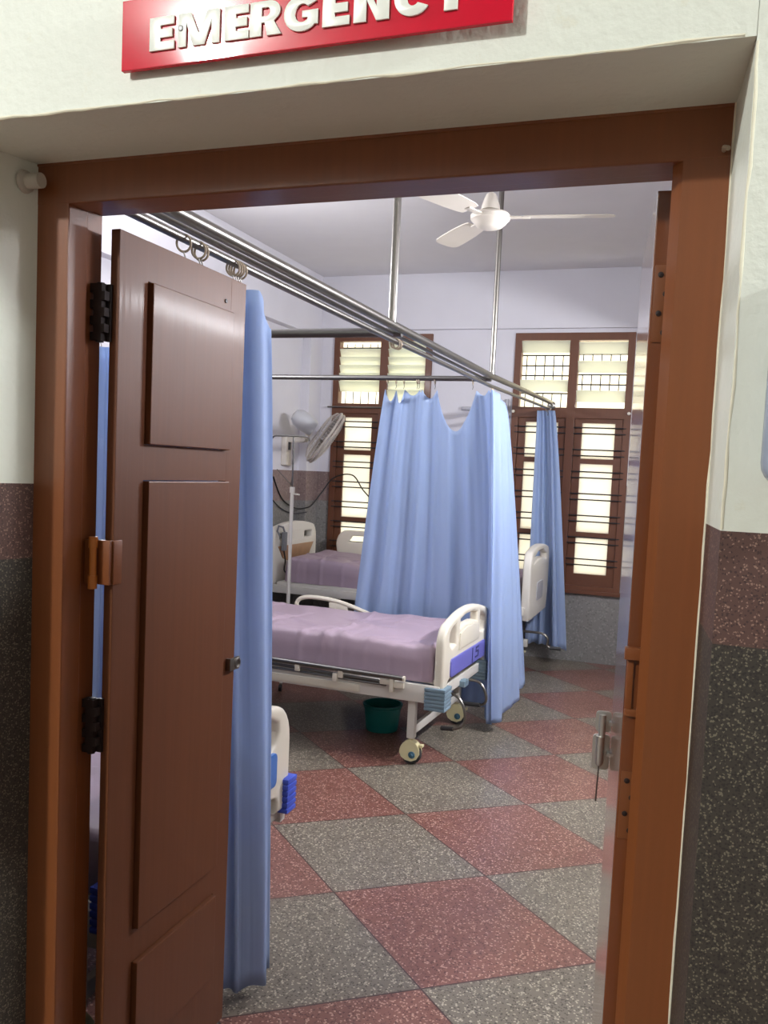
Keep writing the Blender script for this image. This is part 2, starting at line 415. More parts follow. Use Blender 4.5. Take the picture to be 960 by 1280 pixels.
# ---------------------------------------------------------------- left leaf (double door, open inwards)
def along(o, x, t, z, th=0):  # helper for points on a leaf: t along its width, th towards the visible face
    return (o[0]+x[0]*t+(-x[1])*0, 0, 0)
def leaf_frame(h, f):
    """h hinge corner, f free corner of the visible face; returns matrix with x along width, y into the leaf (away from the visible face), z up"""
    h, f = Vector((*h, 0)), Vector((*f, 0)); x = (f-h).normalized()
    return h, x, (f-h).length
h, xd, lw = leaf_frame((-1.101, 1.492), (-1.103, 2.012))
d1 = bpy.data.objects.new('door_1', None); COL.objects.link(d1); d1.empty_display_size = .1
d1.location = (h.x, h.y, 0); d1.rotation_euler.z = math.atan2(xd.y, xd.x); d1['kind'] = 'structure'
d1['label'] = 'left brown panelled door leaf swung open into the ward'
# local: x along the width, +y away from the visible face (towards -X), z up
T = .021; ZT = 1.95
b = MB()
b.box((0, 0, .012), (.098, T, ZT), .002); b.box((lw-.075, 0, .012), (lw, T, ZT), .002)
for z0, z1 in ((1.868, ZT), (1.455, 1.53), (.392, .466), (.012, .17)): b.box((.096, .0005, z0), (lw-.073, T-.0005, z1), .001)
b.build('leaf_frame', M['leaf_brown'], d1, False)
for z0, z1 in ((1.531, 1.866), (.468, 1.453), (.172, .390)):
    b = MB(); b.box((.101, -.012, z0), (lw-.077, T-.004, z1), .002); b.build('door_panel', M['leaf_brown'], d1, False)
# hinges: dark knuckle plates in the gap beside the jamb
for z in (1.785, .95):
    b = MB()
    for i in range(7):
        za, zb = z-.055+i*.0157, z-.055+(i+1)*.0157+.0003
        if i % 2: b.box((-.022, T-.004, za), (-.004, T+.0215, zb))
        else: b.box((-.022, T+.0035, za), (-.004, T+.029, zb))
    b.box((-.006, T-.006, z-.055), (.002, T+.004, z+.055))
    b.tube([(-.013, T+.0125, z-.058), (-.013, T+.0125, z+.058)], .008, 10)
    b.build('hinge', M['hinge_dark'], d1)
b = MB()  # brown hasp block bridging leaf and jamb at mid height
b.box((-.006, -.006, 1.243), (.022, .0, 1.333), .002)
b.box((-.016, -.002, 1.243), (-.004, T+.004, 1.333), .001)
b.box((-.026, T+.012, 1.243), (-.002, T+.029, 1.333), .002)
b.build('hinge_plate', M['frame_brown'], d1)
b = MB()
yp = T+.008
b.tube([(-.026, yp, 1.235), (-.026, yp, 1.262)], .0095, 10); b.tube([(-.026, yp, 1.26), (-.026, yp, 1.32)], .0075, 10); b.tube([(-.026, yp, 1.318), (-.026, yp, 1.34)], .0095, 10)
M['pin'] = simple('pin_ochre', (176, 104, 40), .4)
b.build('hinge_pin', M['pin'], d1)
# nickel catch near the free edge
b = MB()
b.box((lw-.045, -.012, .968), (lw-.036, .001, 1.0), .002)
b.box((lw-.045, -.014, .968), (lw+.004, -.010, 1.0), .001)
b.ring((lw-.008, -.012, .984), .012, .005, (0, 1, 0))
tag(b.build('door_catch', M['steel'], d1), 'nickel catch')
b = MB(); b.lathe([(.005, 0), (.005, .002)], (lw-.1, -.0005, 1.89), (0, -1, 0), 12); b.build('bolt_hole', M['hinge_dark'], d1)

# ---------------------------------------------------------------- right leaf, edge on
h, xd, lw2 = leaf_frame((-.087, 1.47), (-.139, 1.966))
d2 = bpy.data.objects.new('door_2', None); COL.objects.link(d2); d2.empty_display_size = .1
d2.location = (h.x, h.y, 0); d2.rotation_euler.z = math.atan2(xd.y, xd.x); d2['kind'] = 'structure'
d2['label'] = 'right brown door leaf standing open, seen edge on'
b = MB()
b.box((0, -.032, .012), (lw2, 0, 1.955), .002)
b.build('leaf_board', M['leaf_gloss'], d2, False)
def screw(b, x, y, z): b.lathe([(.0045, 0), (.0045, .0012), (.001, .002)], (x, y, z), (-1, 0, 0), 10)
for z0, z1 in ((1.72, 1.84), (.912, 1.025)):
    b = MB(); b.box((-.0025, -.03, z0), (.0005, -.004, z1), .0008)
    hp = b.build('hinge', M['hinge_brown'], d2)
    b = MB()
    for k in range(4): screw(b, -.0025, -.022+.009*(k % 2), z0+.015+(z1-z0-.03)*k/3)
    b.build('screw', M['hinge_dark'], hp)
b = MB()  # painted staple on the edge
b.box((-.014, -.03, 1.212), (.002, .004, 1.232), .002); b.box((-.008, -.03, 1.118), (.002, -.002, 1.13), .002)
b.box((-.004, -.012, 1.13), (.001, -.002, 1.212), .001)
b.build('hasp_staple', M['frame_brown'], d2)
# aldrop bolt near the free edge (local +y is the visible side here)
b = MB()
px = lw2-.02
for z0, z1, yw in ((.952, .998, .034), (.868, .946, .038)):
    plate('bolt_plate', rrect(.001, z0, yw, z1, .008), [], .004, .0008, M['nickel'], d2, lambda a, c, t: (px+t, a, c))
    b.tube([(px-.02, .003, (z0+z1)/2), (px+.02, .003, (z0+z1)/2)], .004, 8)
b.tube([(px-.010, .020, .992), (px-.010, .020, .945)], .0075, 12)
b.tube([(px-.012, .022, .945), (px-.012, .022, .885), (px-.012, .022, .880)], [.0095, .0095, .006], 12)
b.build('door_bolt', M['nickel'], d2)
b = MB(); b.tube([(px-.012, .022, .885), (px-.012, .024, .80)], .0018, 6); b.build('bolt_rod', M['steel_dull'], d2)

# ---------------------------------------------------------------- windows in the back wall
def window(idx, xa, xb, mull, upper):
    w = bpy.data.objects.new('window_%d' % idx, None); COL.objects.link(w); w.empty_display_size = .1
    w.location = (0, 0, 0); w['kind'] = 'structure'
    y0, y1 = YB-.02, YB+.06
    z0, z1 = WZ
    zt0, zt1 = 1.985, 2.07          # transom
    b = MB()
    b.box((xa, y0, z0), (xa+.055, y1, z1), .003); b.box((xb-.055, y0, z0), (xb, y1, z1), .003)
    b.box((xa, y0, z1-.06), (xb, y1, z1), .003); b.box((xa, y0, z0), (xb, y1, z0+.05), .003)
    b.box((xa, y0, zt0), (xb, y1, zt1), .003)
    b.box((mull-.035, y0, z0), (mull+.035, y1, z1), .003)
    b.box((xa-.015, y0-.02, z0-.015), (xb+.015, y1, z0+.012), .003)
    b.build('window_frame', M['window_brown'], w, False)
    for xs, xe in ((xa+.055, mull-.035), (mull+.035, xb-.055)):
        # casement with three frosted panes
        b = MB(); ya, yb = YB+.0, YB+.045; st = .062
        b.box((xs+.002, ya, z0+.05), (xs+st, yb, zt0), .002); b.box((xe-st, ya, z0+.05), (xe-.002, yb, zt0), .002)
        rails = ((z0+.05, .725), (1.02, 1.066), (1.622, 1.662), (1.95, zt0))
        for r0, r1 in rails: b.box((xs+st-.002, ya, r0), (xe-st+.002, yb, r1), .002)
        b.build('casement', M['window_brown'], w, False)
        for (_, p0), (p1, _) in zip(rails, rails[1:]):
            b = MB(); b.box((xs+st, YB+.02, p0), (xe-st, YB+.026, p1)); b.build('pane', M['frosted'], w, False)
        # pairs of horizontal safety rods in front of the shutters
    for k in range(7):
        zc = 1.887-.177*k
        for dz in (.024, -.024):
            b = MB(); b.tube([(xa+.03, YB-.018, zc+dz), (mull-.03, YB-.018, zc+dz)], .0055, 8)
            b.tube([(mull+.03, YB-.018, zc+dz), (xb-.03, YB-.018, zc+dz)], .0055, 8)
            b.build('window_bar', M['black_iron'], w)
    # ventilator above: grille outside, louvers inside
    for i, (xs, xe) in enumerate(((xa+.055, mull-.035), (mull+.035, xb-.055))):
        b = MB()
        n = 5
        hs, slats, vs = upper[i]
        for zz in hs: b.tube([(xs-.01, YB+.075, zz), (xe+.01, YB+.075, zz)], .006, 8)
        for (v0, v1) in vs:
            for k in range(n):
                xx = xs+.03+(xe-xs-.02)*k/n
                b.tube([(xx, YB+.08, v0), (xx, YB+.08, v1)], .0045, 6)
        b.build('grille', M['black_iron'], w)
        for zz in slats:
            b = MB(); R = Matrix.Rotation(math.radians(28), 3, 'X')
            b.box((xs, YB+.0, zz-.05), (xe, YB+.006, zz+.05), 0, rot=R)
            b.build('louver_slat', M['louver'], w, False)
    return w
full = (2.14, 2.215, 2.29, 2.365, 2.44, 2.51)
window(1, *W1, -2.618, [((2.565, 2.19), (2.50, 2.43, 2.36, 2.29, 2.22), ((2.07, 2.19), (2.50, 2.60))), ((2.565,), (2.56, 2.50, 2.43, 2.36, 2.29, 2.22, 2.15), ((2.5, 2.6),))])
window(2, *W2, -.994, [((2.50, 2.415, 2.335, 2.19), (2.56, 2.245), ((2.29, 2.50), (2.07, 2.19))), ((2.51, 2.345, 2.265), (2.55, 2.40, 2.165), ((2.44, 2.51), (2.21, 2.345)))])
# thin rod that crosses window 1 at the transom, and knobs
w = bpy.data.objects['window_1']; b = MB(); b.tube([(-3.12, YB-.05, 2.035), (-2.15, YB-.05, 2.035)], .007, 8); b.build('curtain_wire', M['steel_dull'], w)
w = bpy.data.objects['window_2']; b = MB()
for x in (-1.46, -.535): b.lathe([(.0, .03), (.012, .025), (.014, .012), (.008, 0)], (x, YB-.02, 2.03), (0, -1, 0), 14)
b.build('wire_knob', M['cream_plastic'], w)

# neighbour building outside, in daylight
b = MB(); b.box((-8, 9.3, -1), (5, 9.5, 7))
for z in (.4, 1.7, 2.95, 4.2): b.box((-8, 9.14, z), (5, 9.32, z+.12))
for x in (-6.4, -4.3, -2.2, .2, 2.4): b.box((x, 9.22, -1), (x+.3, 9.32, 7))
struct(b.build('wall_neighbour', M['wall_far'], smooth=False))

# ---------------------------------------------------------------- corridor wall: sign, box, conduit stub
def letter_poly(ch, w, hgt, s):
    """heavy block letters; returns outline, holes; s = stroke"""
    H = hgt
    if ch == 'E':
        t = s*.66
        return [(0, 0), (w, 0), (w, t), (s, t), (s, (H-t)/2), (w*.92, (H-t)/2), (w*.92, (H+t)/2), (s, (H+t)/2), (s, H-t), (w*.98, H-t), (w*.98, H), (0, H)], []
    if ch == 'M':
        return [(0, 0), (s*.8, 0), (s*.8, H*.72), (w*.36, 0), (w*.64, 0), (w-s*.8, H*.72), (w-s*.8, 0), (w, 0), (w, H), (w-s*1.25, H), (w/2, H*.36), (s*1.25, H), (0, H)], []
    if ch == 'N':
        return [(0, 0), (s, 0), (s, H*.6), (w-s, 0), (w, 0), (w, H), (w-s, H), (w-s, H*.4), (s, H), (0, H)], []
    if ch == 'Y':
        return [((w-s)/2, 0), ((w+s)/2, 0), ((w+s)/2, H*.42), (w, H), (w-s*1.15, H), (w/2, H*.64), (s*1.15, H), (0, H), ((w-s)/2, H*.42)], []
    if ch == 'R':
        o = [(0, 0), (s, 0), (s, H*.38), (w*.48, H*.38), (w-s*1.15, 0), (w*1.03, 0), (w*.78, H*.41)]
        o += arc(w*.62, H*.70, w*.36, H*.30, -50, 90, 9)+[(0, H)]
        hole = [(s, H*.56), (w*.56, H*.56)]+arc(w*.56, H*.69, w*.09, H*.12, -80, 80, 6)+[(s, H*.81)]
        return o, [hole]
    if ch == 'C':
        o = arc(w*.52, H/2, w*.52, H*.52, 32, 328, 22)
        i = arc(w*.54, H/2, w*.52-s*1.02, H*.52-s*.8, 318, 42, 18)
        return o+i, []
    if ch == 'G':
        o = arc(w*.52, H/2, w*.52, H*.52, 35, 318, 22)+[(w, H*.14), (w, H*.56), (w*.54, H*.56), (w*.54, H*.37), (w-s, H*.37), (w-s, H*.24)]
        i = arc(w*.54, H/2, w*.52-s*1.02, H*.52-s*.8, 312, 45, 18)
        return o+i, []
sg = thing('sign_board', (-.5733, 1.1895, 2.0945), 'glossy red board with raised white letters EMERGENCY above the doorway', 'sign', None, -.009)
sg.scale = (1.0098,)*3
b = MB(); b.box((-.3025, -.008, 0), (.3025, 0, .103), .001); b.build('panel', M['red_sign'], sg, False)
for x in (-.24, .24):
    b = MB(); b.lathe([(.006, 0), (.006, .0125)], (x, -.001, .05), (0, 1, 0), 12); b.build('standoff', M['steel_dull'], sg)
b = MB(); b.lathe([(.0, .005), (.004, .004), (.0055, 0)], (-.196, -.0085, .049), (0, -1, 0), 12); b.build('screw', M['steel_dull'], sg)
xs = [('E', -.818, .043), ('M', -.768, .070), ('E', -.690, .040), ('R', -.648, .049), ('G', -.594, .053), ('E', -.534, .041), ('N', -.487, .052), ('C', -.428, .050), ('Y', -.376, .056)]
for ch, x, wd in xs:
    o, hs = letter_poly(ch, wd, .048, .0185 if ch in 'RYNE' else .0158 if ch == 'G' else .0168)
    plate('letter', o, hs, .0032, .0004, M['letter'], sg, frame=lambda a, c, t, x=x: (x+.5675+a, -.0098-t, .022+c), res=1)

b = MB()
bx = thing('dispenser_box', (.16, YF, 1.5), 'blue grey plastic box with rounded corners on the wall at the right edge', 'box')
plate('housing', rrect(.074-.16, 0, .086, .26, .03), [], .05, .008, M['bluegrey_box'], bx, frame=lambda a, c, t: (a, -.026-t, c))
plate('lid', rrect(.084-.16, .012, .076, .248, .025), [], .012, .004, M['bluegrey_box'], bx, frame=lambda a, c, t: (a, -.056-t, c))
b = MB(); b.tube([(-1.232, 1.372, 2.01), (-1.19, 1.372, 2.01)], .014, 14); b.lathe([(.022, 0), (.020, .006), (.015, .009)], (-1.229, 1.372, 2.01), (1, 0, 0), 16)
st = tag(b.build('conduit_stub', simple('stub_paint', (190, 184, 172), .6, bump=.3)), 'short painted conduit stub on the reveal at the top left of the frame', 'pipe')
b = MB(); b.tube([(.006, 1.4, 1.985), (.006, 1.385, 1.984), (.012, 1.378, 1.98)], .0035, 8)
tag(b.build('wall_hook', M['rod_paint']), 'small painted hook at the top right corner of the door frame', 'hook')

# ---------------------------------------------------------------- curtain rails hung from the ceiling
rl = thing('curtain_rail', (-1.15, 3.265, ZC), 'stainless steel curtain rail frame hung from the ceiling on two rods', 'curtain rail')
def rp(b, name, mat): 
    o = b.build(name, mat, rl)
    o.location = (1.15, -3.265, -ZC)
    return o
rp(MB().tube([(-1.15, 1.575, 2.062), (-1.15, 3.265, 2.062), (-1.15, 5.04, 2.066), (-1.15, 7.2, 2.104), (-1.15, 7.27, 2.106)], .017, 14), 'main_pipe', M['steel'])
rp(MB().tube([(-1.15, 1.575, 2.012), (-1.15, 3.265, 2.005), (-1.15, 5.04, 2.008), (-1.15, 7.2, 2.05), (-1.15, 7.27, 2.052)], .0105, 12), 'curtain_rod', M['steel'])
rp(MB().tube([(-1.185, 1.575, 2.052), (-1.185, 3.265, 2.045), (-1.185, 5.04, 2.048)], .008, 10), 'brace_rod', M['steel'])
rp(MB().tube([(-3.29, 3.39, 2.052), (-1.15, 3.39, 2.052)], .019, 14), 'cross_pipe', M['steel_dull'])
rp(MB().tube([(-3.29, 5.04, 2.05), (-1.15, 5.03, 2.05)], .0155, 14), 'cross_pipe', M['steel_dull'])
for y in (3.265, 5.04):
    rp(MB().tube([(-1.15, y, 2.06), (-1.15, y, ZC)], .0155, 14), 'ceiling_rod', M['steel'])
    rp(MB().lathe([(.04, 0), (.04, .006), (.02, .012)], (-1.15, y, ZC), (0, 0, -1), 18), 'flange', M['steel'])
rp(MB().lathe([(.034, 0), (.034, .008), (.02, .016)], (-1.15, 7.268, 2.085), (0, -1, 0), 18), 'flange', M['steel'])

def ring_mb(c, axis=(0, 1, .15), R=.019): return MB().ring(c, R, .0028, axis)
proto = None
for i, (y, dx) in enumerate(((3.31, 0), (3.33, .2), (3.345, -.15))):
    o = tag(ring_mb((0, 0, 0)).build('curtain_ring', M['rod_paint']) if proto is None else proto.copy(),
            'loose metal curtain ring hanging bare on the rail by the first ceiling rod', 'curtain ring', 'bare rings by the first ceiling rod')
    if proto is not None: COL.objects.link(o)
    proto = proto or o
    o.location = (-1.15, y, 1.997); o.rotation_euler = (.1*i, 0, dx)

# ---------------------------------------------------------------- curtains
def curtain(label, top, bot, ztop, zbot, folds, at_, ab, seed, scal=None, ringpts=(), cat='curtain', nu=150, nv=46, ring_axis=(0, 1, .15), bulge=0, mid=None):
    rnd = random.Random(seed)
    def path(pts):
        P = [Vector(p) for p in catmull([(*p, 0) if len(p) == 2 else p for p in pts], 10)]
        d = [0]
        for a, c in zip(P, P[1:]): d.append(d[-1]+(c-a).length)
        return P, [x/d[-1] for x in d]
    def at(PD, u):
        P, D = PD
        for i in range(len(D)-1):
            if u <= D[i+1] or i == len(D)-2:
                t = (u-D[i])/max(D[i+1]-D[i], 1e-9); tg = (P[i+1]-P[i]).normalized()
                return P[i].lerp(P[i+1], min(max(t, 0), 1)), Vector((-tg.y, tg.x, 0))
    TP, BP = path(top), path(bot)
    ph = [rnd.uniform(0, 2*PI) for _ in range(6)]
    me = bpy.data.meshes.new('cloth'); verts = []; faces = []
    for j in range(nv+1):
        v = j/nv
        for i in range(nu+1):
            u = i/nu
            a, na = at(TP, u); c, nb = at(BP, u)
            vv = v**.85
            p = a.lerp(c, vv); n = na.lerp(nb, v)
            uw = u+.015*math.sin(3*v+ph[0])+.012*math.sin(2*PI*u*2.3+ph[1])
            f = math.sin(2*PI*folds*uw+ph[2])+.45*math.sin(2*PI*folds*1.73*uw+ph[3]+1.2*v)+.25*math.sin(2*PI*folds*.57*u+ph[4]-1.5*v)+.16*math.sin(2*PI*folds*3.3*uw+ph[5]+2*v)
            f = math.copysign(abs(f)**.8, f)
            amp = at_+(ab-at_)*v
            p = p+n*f*amp
            zt = ztop(u) if callable(ztop) else ztop
            if scal: zt -= scal(u)
            zb = zbot(u) if callable(zbot) else zbot
            z = zt+(zb-zt)*v + .006*math.sin(40*u+ph[5])*(v**6)
            if bulge: p = p+n*(bulge*math.sin(PI*v))
            verts.append((p.x, p.y, z))
    for j in range(nv):
        for i in range(nu):
            k = j*(nu+1)+i; faces.append((k, k+1, k+nu+2, k+nu+1))
    me.from_pydata(verts, [], faces); me.update()
    y0 = TP[0][0]
    root = thing('curtain', (y0.x, y0.y, 0), label, cat)
    o = link(me, 'cloth', M['curtain'], root); o.location = (-y0.x, -y0.y, 0)
    md = o.modifiers.new('thickness', 'SOLIDIFY'); md.thickness = .0016
    # hem at the bottom edge
    for (x, y, z) in ringpts:
        r = ring_mb((x, y, z), ring_axis).build('ring', M['rod_paint'], root); r.location = (-y0.x, -y0.y, 0)
        b = MB(); b.tube([(x, y, z-.018), (x+.003, y+.004, z-.034), (x, y, z-.05)], .002, 6); k = b.build('hook', M['steel'], root); k.location = (-y0.x, -y0.y, 0)
    return root
# near curtain, bunched behind the open left leaf
curtain('blue curtain bunched beside the free edge of the open left door leaf',
        [(-1.215, 1.74), (-1.2, 1.9), (-1.19, 2.03), (-1.155, 2.075), (-1.118, 2.085), (-1.095, 2.15)],
        [(-1.27, 1.78), (-1.24, 1.95), (-1.19, 2.06), (-1.14, 2.075), (-1.085, 2.085), (-1.055, 2.215)],
        lambda u: 1.95-.09*max(0, (u-.86)/.14), .045, 4.0, .010, .016, 3, None,
        [(-1.15, 1.795, 2.0), (-1.15, 1.86, 2.0), (-1.15, 1.872, 1.998), (-1.15, 2.025, 1.996), (-1.15, 2.038, 1.997), (-1.15, 2.05, 1.998), (-1.15, 2.063, 1.996)], nv=40)
# big curtain between the two far beds, wrapped round the rail corner
us = [0, .06, .115, .20, .215, .30, .52, .60, .66, 1.0]
def scal2(u):
    dep = (.07, .08, .035, .02, .05, .24, .03, .02, .12)
    for a, c, d in zip(us, us[1:], dep):
        if a <= u <= c:
            t = (u-a)/(c-a)
            if a == .66: return d*t
            return d*(math.sin(PI*t)**(.8 if d > .1 else 1.0))
    return 0
curtain('large blue curtain drawn across the rail between the two far beds',
        [(-1.80, 5.05), (-1.62, 5.05), (-1.45, 5.05), (-1.27, 5.045), (-1.145, 5.02), (-1.13, 4.975), (-1.10, 5.1), (-1.10, 5.22), (-1.12, 5.34)],
        [(-2.06, 5.26), (-1.80, 5.25), (-1.5, 5.23), (-1.22, 5.19), (-1.075, 5.14), (-1.04, 4.93), (-.995, 5.08), (-.955, 5.24), (-.96, 5.50)],
        1.985, lambda u: .10 if u < .6 else .06+.14*max(0, (u-.74)/.26), 8, .010, .026, 11, scal2,
        [(-1.79, 5.045, 2.037), (-1.735, 5.045, 2.037), (-1.685, 5.045, 2.037), (-1.60, 5.04, 2.037), (-1.588, 5.04, 2.037), (-1.49, 5.04, 2.037), (-1.26, 5.035, 2.037), (-1.15, 5.06, 1.998), (-1.15, 5.075, 1.998), (-1.15, 5.09, 1.999)], nu=260, nv=60, ring_axis=(1, .1, .1))
# far curtain in front of window 2
curtain('narrow blue curtain bunched at the far end of the rail before the right window',
        [(-1.235, 7.13), (-1.2, 7.12), (-1.16, 7.13), (-1.135, 7.08), (-1.10, 7.10)],
        [(-1.235, 7.14), (-1.10, 7.15), (-1.0, 7.12), (-.96, 6.98), (-.885, 7.02)],
        2.03, .14, 4, .012, .02, 7, None, [(-1.15, 7.1, 2.04), (-1.15, 7.115, 2.04), (-1.15, 7.13, 2.04)], nv=36, nu=110)
# curtain seen through the hinge gap, on the first cross pipe
curtain('blue curtain seen through the slit beside the left door hinges',
        [(-2.9, 3.41), (-2.7, 3.40), (-2.45, 3.41), (-2.3, 3.40)], [(-2.92, 3.43), (-2.7, 3.42), (-2.45, 3.43), (-2.28, 3.42)],
        2.0, .3, 6, .02, .03, 5, None, [(-2.85, 3.395, 2.04), (-2.6, 3.395, 2.04), (-2.35, 3.395, 2.04)], nv=30, nu=90, ring_axis=(1, .1, .1))

# ---------------------------------------------------------------- ceiling fan
fx, fy, fz = -1.02, 4.25, 2.73
fn = thing('ceiling_fan', (fx, fy, ZC), 'cream ceiling fan hanging in front of the far ceiling rod', 'fan')
dz = fz-ZC
MB().lathe([(.0, dz-.052), (.035, dz-.05), (.062, dz-.040), (.068, dz-.032), (.078, dz-.026), (.084, dz-.014), (.094, dz-.008), (.096, dz+.012), (.088, dz+.022), (.05, dz+.03), (.03, dz+.034)], n=36).build('motor', M['fan_white'], fn)
MB().lathe([(.046, dz+.04), (.043, dz+.06), (.03, dz+.10), (.022, dz+.115)], n=24).build('lower_cup', M['fan_white'], fn)
MB().tube([(0, 0, dz+.02), (0, 0, -.02)], .011, 12).build('down_rod', M['fan_white'], fn)
MB().lathe([(.03, -.09), (.055, -.03), (.06, -.002)], n=24).build('ceiling_cup', M['fan_white'], fn)
for k in range(3):
    a = math.radians(8+120*k); rz = Matrix.Rotation(a, 3, 'Z')
    b = MB()
    R = rz @ Matrix.Rotation(math.radians(10), 3, 'X')
    n = 9; top = []
    prof = [(.16, .045), (.2, .055), (.3, .062), (.45, .066), (.54, .064), (.575, .05), (.585, .02)]
    upv = [b.bm.verts.new(R @ Vector((r, w_, dz*0+.002))+Vector((0, 0, dz+.006))) for r, w_ in prof]
    dnv = [b.bm.verts.new(R @ Vector((r, -w_, .002))+Vector((0, 0, dz+.006))) for r, w_ in prof]
    fs = [b.bm.faces.new((upv[i], upv[i+1], dnv[i+1], dnv[i])) for i in range(len(prof)-1)]
    r_ = bmesh.ops.extrude_face_region(b.bm, geom=fs)
    for v in r_['geom']:
        if isinstance(v, bmesh.types.BMVert): v.co.z -= .004
    bl = b.build('blade', M['fan_white'], fn)
    b = MB(); b.box((.08, -.018, -.003), (.19, .018, .003), .001, rot=None)
    for v in b.bm.verts: v.co = rz @ v.co + Vector((0, 0, dz+.004))
    b.build('blade_arm', M['fan_white'], bl)

# ---------------------------------------------------------------- beds
def caster(parent, x, y, blue=True, z=.15):
    """castor part with wheel and hub; local coordinates of the bed"""
    b = MB()
    b.lathe([(.014, 0), (.014, .03)], (x, y, z-.035), None, 12)
    prof = arc(0, .062, .054, .062, -4, 184, 12)+[(-.038, .030), (-.012, .018), (.022, .022), (.044, .036)]
    for s in (-1, 1):
        b.prism([(x+p, q) for p, q in prof], 'y', y+s*.020-.004, y+s*.020+.004)
    b.prism([(x+p, q+.006) for p, q in arc(0, .058, .053, .062, 12, 168, 10)], 'y', y-.021, y+.021)
    b.box((x-.068, y-.014, .094), (x-.046, y+.014, .108), .004)
    c = b.build('caster', M['caster_yellow'], parent)
    MB().lathe([(.02, -.014), (.050, -.014), (.055, -.008), (.055, .008), (.050, .014), (.02, .014)], (x-.004, y, .055), (0, 1, 0), 24).build('wheel', M['rubber'], c)
    for s in (-1, 1):
        MB().lathe([(.019, 0), (.017, .004), (.008, .005), (.006, .009), (0, .009)], (x-.014, y+s*.0235, .052), (0, s, 0), 18).build('hub', M['hub_blue'], c)
def footboard_outline(hw=.44, z0=.385, zc=.44, zs=.70, zt=.782):
    o = [(-hw, z0), (-hw+.085, z0)]
    o += arc(-hw+.085+.03, zc-.03, .03, .03, 180, 90, 4)
    o += [(x, zc) for x in (-.2, 0, .2)]
    o += arc(hw-.085-.03, zc-.03, .03, .03, 90, 0, 4)
    o += [(hw-.085, z0), (hw, z0), (hw, zs-.08)]
    o += [(hw*math.cos(math.radians(t)) if False else hw-.10*(1-math.cos(math.radians(t))), zs-.08+(.118)*math.sin(math.radians(t))) for t in range(15, 91, 15)]
    o += [(x, zs+.038+(zt-zs-.038)*(1-(x/(hw-.1))**2)) for x in [(hw-.1)*(1-k/8) for k in range(1, 16)]]
    o += [(-hw+.10*(1-math.cos(math.radians(t))), zs-.08+.118*math.sin(math.radians(t))) for t in range(90, 14, -15)]
    o += [(-hw, zs-.08)]
    return o
def end_board(bed, name, x, sgn, panel_mat, dz=0, marks=False, pz=(.452, .548)):
    fr = lambda a, c, t: (x+t, a, c+dz)
    side = lambda s: [(s*p[0], p[1]) for p in ([(.225, .612), (.30, .60), (.335, .62), (.352, .655), (.345, .685), (.30, .706), (.225, .722)])]
    mid = [(-.17, .682), (-.08, .698), (.08, .698), (.17, .682), (.165, .728), (.08, .744), (-.08, .744), (-.165, .728)]
    fb = plate(name, footboard_outline(), [side(1)[::-1], side(-1), mid[::-1]], .05, .016, M['cream_plastic'], bed, fr, 3)
    # raised middle panel and the coloured inlay
    px = x-.027*sgn if sgn > 0 else x+.027
    plate('raised_panel', [(-.19, .575+.04*(pz[1] > .58)), (.19, .575+.04*(pz[1] > .58)), (.18, .66), (.08, .678), (-.08, .678), (-.18, .66)], [], .014, .005, M['cream_plastic'], fb, lambda a, c, t: (px+t, a, c+dz))
    pl = plate('colour_panel', rrect(-.33, pz[0], .33, pz[1], .02), [], .012, .003, panel_mat, fb, lambda a, c, t: (px+t, a, c+dz))
    if marks:
        # faded bed number on the inlay: a grey sticker with a 1 and a 5
        mx = px-.0075*sgn if sgn > 0 else px+.0075
        q = lambda a, c, t: (mx+t, -a if sgn > 0 else a, c+dz)
        plate('bed_number', [(-.002, .458), (.008, .458), (.008, .542), (-.002, .542)], [], .002, .0003, M['mark'], pl, lambda a, c, t: (mx+t, -(a+.06), c+dz))
        s5 = [(.10, .475), (.165, .475), (.172, .49), (.172, .505), (.16, .515), (.12, .515), (.12, .527), (.168, .527), (.168, .537), (.108, .537), (.108, .505), (.15, .505), (.158, .498), (.15, .485), (.10, .485)]
        plate('bed_number', s5, [], .002, .0003, M['mark'], pl, lambda a, c, t: (mx+t, -a-.02, c+dz))
    return fb
def bumper(bed, y, s, z0, z1, mat, x=0, inw=.10):
    """ribbed corner block wrapping a foot corner"""
    b = MB(); n = 6; h_ = (z1-z0)/n
    xa, xb = x-.014, x+.095
    ya, yb = sorted((y-s*inw, y+s*.016))
    b.box((xa+.003, ya+.003, z0), (xb-.003, yb-.003, z1), .006)
    for k in range(n):
        za = z0+k*h_
        b.box((xa, ya, za+.002), (xb, yb, za+h_-.003), .003)
    return b.build('bumper', mat, bed)
